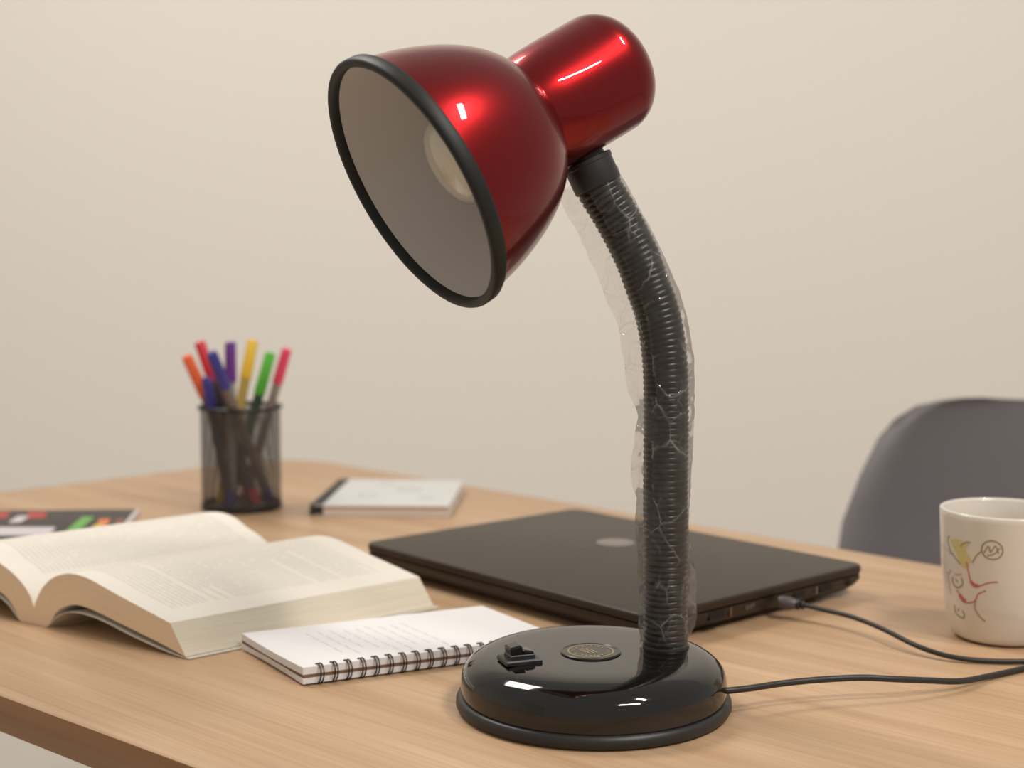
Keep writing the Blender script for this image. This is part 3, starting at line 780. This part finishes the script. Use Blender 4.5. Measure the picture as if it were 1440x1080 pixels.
def doodle(name, strokes, col, w=.0008, fill=None):
    m = MB()
    def W(a, z, o): r = mug_r(z) + o; a = math.radians(a); return (MX + r * math.cos(a), MY + r * math.sin(a), z)
    for st in strokes:
        ww = w
        if isinstance(st, tuple): st, ww = st
        P = [Vector((a, z * 1000, 0)) for a, z in st]; P = catmull(P, 6); k = .0385 * PI / 180 * 1000
        vs = []; n_ = len(P)
        for i, p in enumerate(P):
            t = P[min(i + 1, n_ - 1)] - P[max(i - 1, 0)]; t = Vector((t.x * k, t.y, 0)).normalized(); q = Vector((-t.y, t.x, 0)) * ww * 500 * (.7 + .5 * math.sin(i * 1.7) ** 2)
            for s_ in (1, -1):
                for o in (.00002, .00016): vs.append(W(p.x + s_ * q.x / k, (p.y + s_ * q.y) / 1000, o))
        fs = []
        for i in range(n_ - 1):
            o = 4 * i; fs += [(o + 1, o + 3, o + 7, o + 5), (o, o + 1, o + 5, o + 4), (o + 3, o + 2, o + 6, o + 7)]
        m.add(vs, fs)
    if fill:
        c = (sum(p[0] for p in fill) / len(fill), sum(p[1] for p in fill) / len(fill)); K_ = 8; F_ = catmull([Vector((a, z, 0)) for a, z in fill + fill[:1]], 5)
        vs = []
        for j in range(K_ + 1):
            for p in F_: vs.append(W(c[0] + (p.x - c[0]) * j / K_, c[1] + (p.y - c[1]) * j / K_, .00012))
        n_ = len(F_); m.add(vs, [(j * n_ + i, j * n_ + i + 1, (j + 1) * n_ + i + 1, (j + 1) * n_ + i) for j in range(K_) for i in range(n_ - 1)])
    return m.build(name, plain(name + '_glaze', col, .35), mug_body, mug)
mug_body = [o for o in mug.children if o.name.startswith('body')][0]
doodle('yellow_doodle', [], (.60, .52, .22), fill=[(-164, .0655), (-156, .0670), (-147, .0668), (-141, .0652), (-145, .0622), (-141, .0585), (-139, .0562), (-140, .0520), (-145, .0495), (-150, .0525), (-156, .0585)])
import itertools
circ = [(-118.8 - 9.3 * math.cos(a), .0638 + .0058 * math.sin(a)) for a in [k * 2 * PI / 12 for k in range(14)]]
doodle('olive_doodle', [circ, [(-126, .0615), (-122, .0660), (-120, .0625), (-116, .0665), (-113, .0620)], [(-128, .0625), (-133, .0590), (-137, .0540)], [(-123, .0600), (-117, .0615), (-112, .0655)],
        [(-165, .0680), (-168, .0650), (-165, .0600), (-162, .0570)], [(-150, .0630), (-145, .0660), (-139, .0670)], [(-163, .0580), (-156, .0545), (-150, .0515)]], (.30, .255, .12), .0009)
doodle('red_doodle', [[(-143, .0540), (-141, .0478), (-139, .0420), (-135, .0388), (-128, .0405), (-120, .0430), (-113, .0437)], ([(-139, .0420), (-135, .0398), (-131, .0400)], .0024),
        [(-156, .0345), (-152, .0310), (-145, .0275), (-139, .0280)], ([(-153, .0315), (-149, .0290), (-145, .0280)], .0030), [(-124, .0374), (-131, .0345), (-134.5, .0300), (-139, .0280)]], (.50, .14, .10), .0009)
doodle('brown_doodle', [[(-134, .0300), (-135, .0250), (-131, .0206), (-124.7, .0172)]], (.42, .22, .15), .0009)
doodle('green_doodle', [[(-161, .0420), (-162, .0390), (-158, .0360), (-152, .0365), (-148, .0395), (-149, .0430)], [(-157, .0410), (-154, .0395)], [(-161, .0235), (-161, .0195), (-156, .0170), (-148, .0165)],
        [(-150, .0215), (-148, .0190), (-149, .0165)], [(-157, .0205), (-154, .0220)]], (.24, .28, .13), .0010)
doodle('violet_doodle', [[(172, .0600), (176, .0560), (-178, .0520), (-176, .0480)], [(-174, .0440), (-168, .0430), (-164, .0460)], [(-170, .0420), (-168, .0340), (-166, .0300)], [(-158, .0440), (-153, .0445), (-149, .0455)]], (.45, .30, .34), .0008)

# ------------------------------------------------------------------ the chair behind the desk
CHX, CHY = .5850, 1.5000
ch = thing('chair', 'grey moulded plastic shell chair standing behind the desk, partly hidden by the mug', 'chair', (CHX, CHY, -TZ))
prof = []      # (y, z, half width, forward lift of the side edges)
seatp = [(-.40, -.322, .205, .000), (-.36, -.305, .222, .004), (-.28, -.303, .232, .016), (-.18, -.312, .237, .030), (-.08, -.312, .240, .045), (-.02, -.290, .243, .060), (.02, -.240, .246, .070),
         (.045, -.170, .248, .070), (.065, -.100, .242, .060), (.080, -.050, .230, .050), (.092, .000, .207, .040), (.101, .040, .184, .032), (.106, .062, .163, .027), (.109, .076, .138, .022), (.110, .0820, .112, .018), (.1105, .0835, .07, .012)]
SP = []
for a, b in zip(seatp, seatp[1:]):
    for k in range(3): SP.append([a[i] + (b[i] - a[i]) * k / 3 for i in range(4)])
SP.append(list(seatp[-1]))
NUc = 20; th = .006
def shell(off, sc=1):
    rows = []
    for i, (y, z, w, lf) in enumerate(SP):
        a = SP[max(i - 1, 0)]; b = SP[min(i + 1, len(SP) - 1)]; t = Vector((0, b[0] - a[0], b[1] - a[1])).normalized(); nn = Vector((0, -t.z, t.y))
        row = []
        for j in range(NUc + 1):
            u = -1 + 2 * j / NUc; edge = abs(u) ** 2.6
            roll = -.010 * max(0, (abs(u) - .90) / .10) ** 2
            p = Vector((CHX + u * w, CHY + y, z)) + nn * (lf * edge + roll) + nn * off
            row.append(p)
        rows.append(row)
    return rows
top_, bot_ = shell(0), shell(-th); m = MB(); NR = len(SP); NC = NUc + 1
vs = [p for r in top_ for p in r] + [p for r in bot_ for p in r]; o = NR * NC; fs = []
for i in range(NR - 1):
    for j in range(NC - 1):
        a = i * NC + j; fs.append((a, a + 1, a + 1 + NC, a + NC)); fs.append((o + a, o + a + NC, o + a + 1 + NC, o + a + 1))
for i in range(NR - 1):
    for j in (0, NC - 1): a = i * NC + j; fs.append((a, a + NC, o + a + NC, o + a))
for j in range(NC - 1):
    for i in (0, NR - 1): a = i * NC + j; fs.append((a, a + 1, o + a + 1, o + a))
m.add(vs, fs); m.build('seat_shell', MT['chair'], ch, ch, sharp=70)
for a, b in ((-1, -1), (1, -1), (-1, 1), (1, 1)):
    p0 = Vector((CHX + a * .10, CHY - .17 + b * .10, -.318)); p1 = Vector((CHX + a * .21, CHY - .17 + b * .21, -TZ + .001))
    MB().tube([p0, p0.lerp(p1, .5), p1], lambda i: (.016, .014, .010)[i], 16).build('leg', MT['leg_wood'], ch, ch)
for a in (-1, 1): MB().box((CHX, CHY - .17 + a * .10, -.324), (.22, .02, .012)).build('seat_brace', MT['cup_black'], ch, ch)

# ------------------------------------------------------------------ light and camera
def area(name, loc, target, sx_, sy_, power, col=(1, .955, .90)):
    l = bpy.data.lights.new(name, 'AREA'); l.shape = 'RECTANGLE'; l.size = sx_; l.size_y = sy_; l.energy = power; l.color = col
    o = bpy.data.objects.new(name, l); COL.objects.link(o); o.location = loc
    o.rotation_euler = (Vector(target) - Vector(loc)).to_track_quat('-Z', 'Y').to_euler(); return o
area('ceiling_lamp_back_left', (-.90, 1.65, 2.5), (-.2, .8, TZ), .56, .56, 17)
area('ceiling_lamp_front_right', (.95, .33, 2.5), (-.2, 2.1, 1.0), .08, .40, 14)
area('ceiling_tube_right', (.95, -.50, 2.5), (-.1, 2.3, 1.0), .62, .08, 21)
w = bpy.data.worlds.new('World'); scene.world = w; w.use_nodes = True
w.node_tree.nodes['Background'].inputs[0].default_value = (1, .955, .90, 1); w.node_tree.nodes['Background'].inputs[1].default_value = .385

cam = bpy.data.cameras.new('camera'); co = bpy.data.objects.new('camera', cam); COL.objects.link(co); scene.camera = co
cam.sensor_width = 36; cam.sensor_fit = 'HORIZONTAL'; cam.lens = 2050 / 1440 * 36
co.location = (0, 0, TZ + .25); co.rotation_euler = (PI / 2 - math.atan(190 / 2050), 0, 0)
cam.clip_start = .02
cam.dof.use_dof = True; cam.dof.focus_distance = .775; cam.dof.aperture_fstop = 6.5
vs_ = scene.view_settings; vs_.view_transform = 'Standard'; vs_.look = 'None'; vs_.exposure = .07; vs_.gamma = 1; vs_.use_curve_mapping = False

PART_LABELS = {'plastic_film': 'clear crinkled plastic film left on the neck', 'lamp_shade': 'glossy red bell shade', 'bulb_housing': 'glossy red rounded bulb housing',
               'shade_lining': 'pale grey inside of the shade', 'light_bulb': 'frosted bulb, switched off', 'corrugated_neck': 'black ribbed bending neck', 'badge': 'round black badge with gold print',
               'emblem': 'round grey emblem on the lid', 'folded_cover': 'brown cardboard cover folded between the sheets', 'spine_tape': 'black taped spine'}
for o in scene.objects:
    if o.parent is not None and o.name.split('.')[0] in PART_LABELS: o['label'] = PART_LABELS[o.name.split('.')[0]]
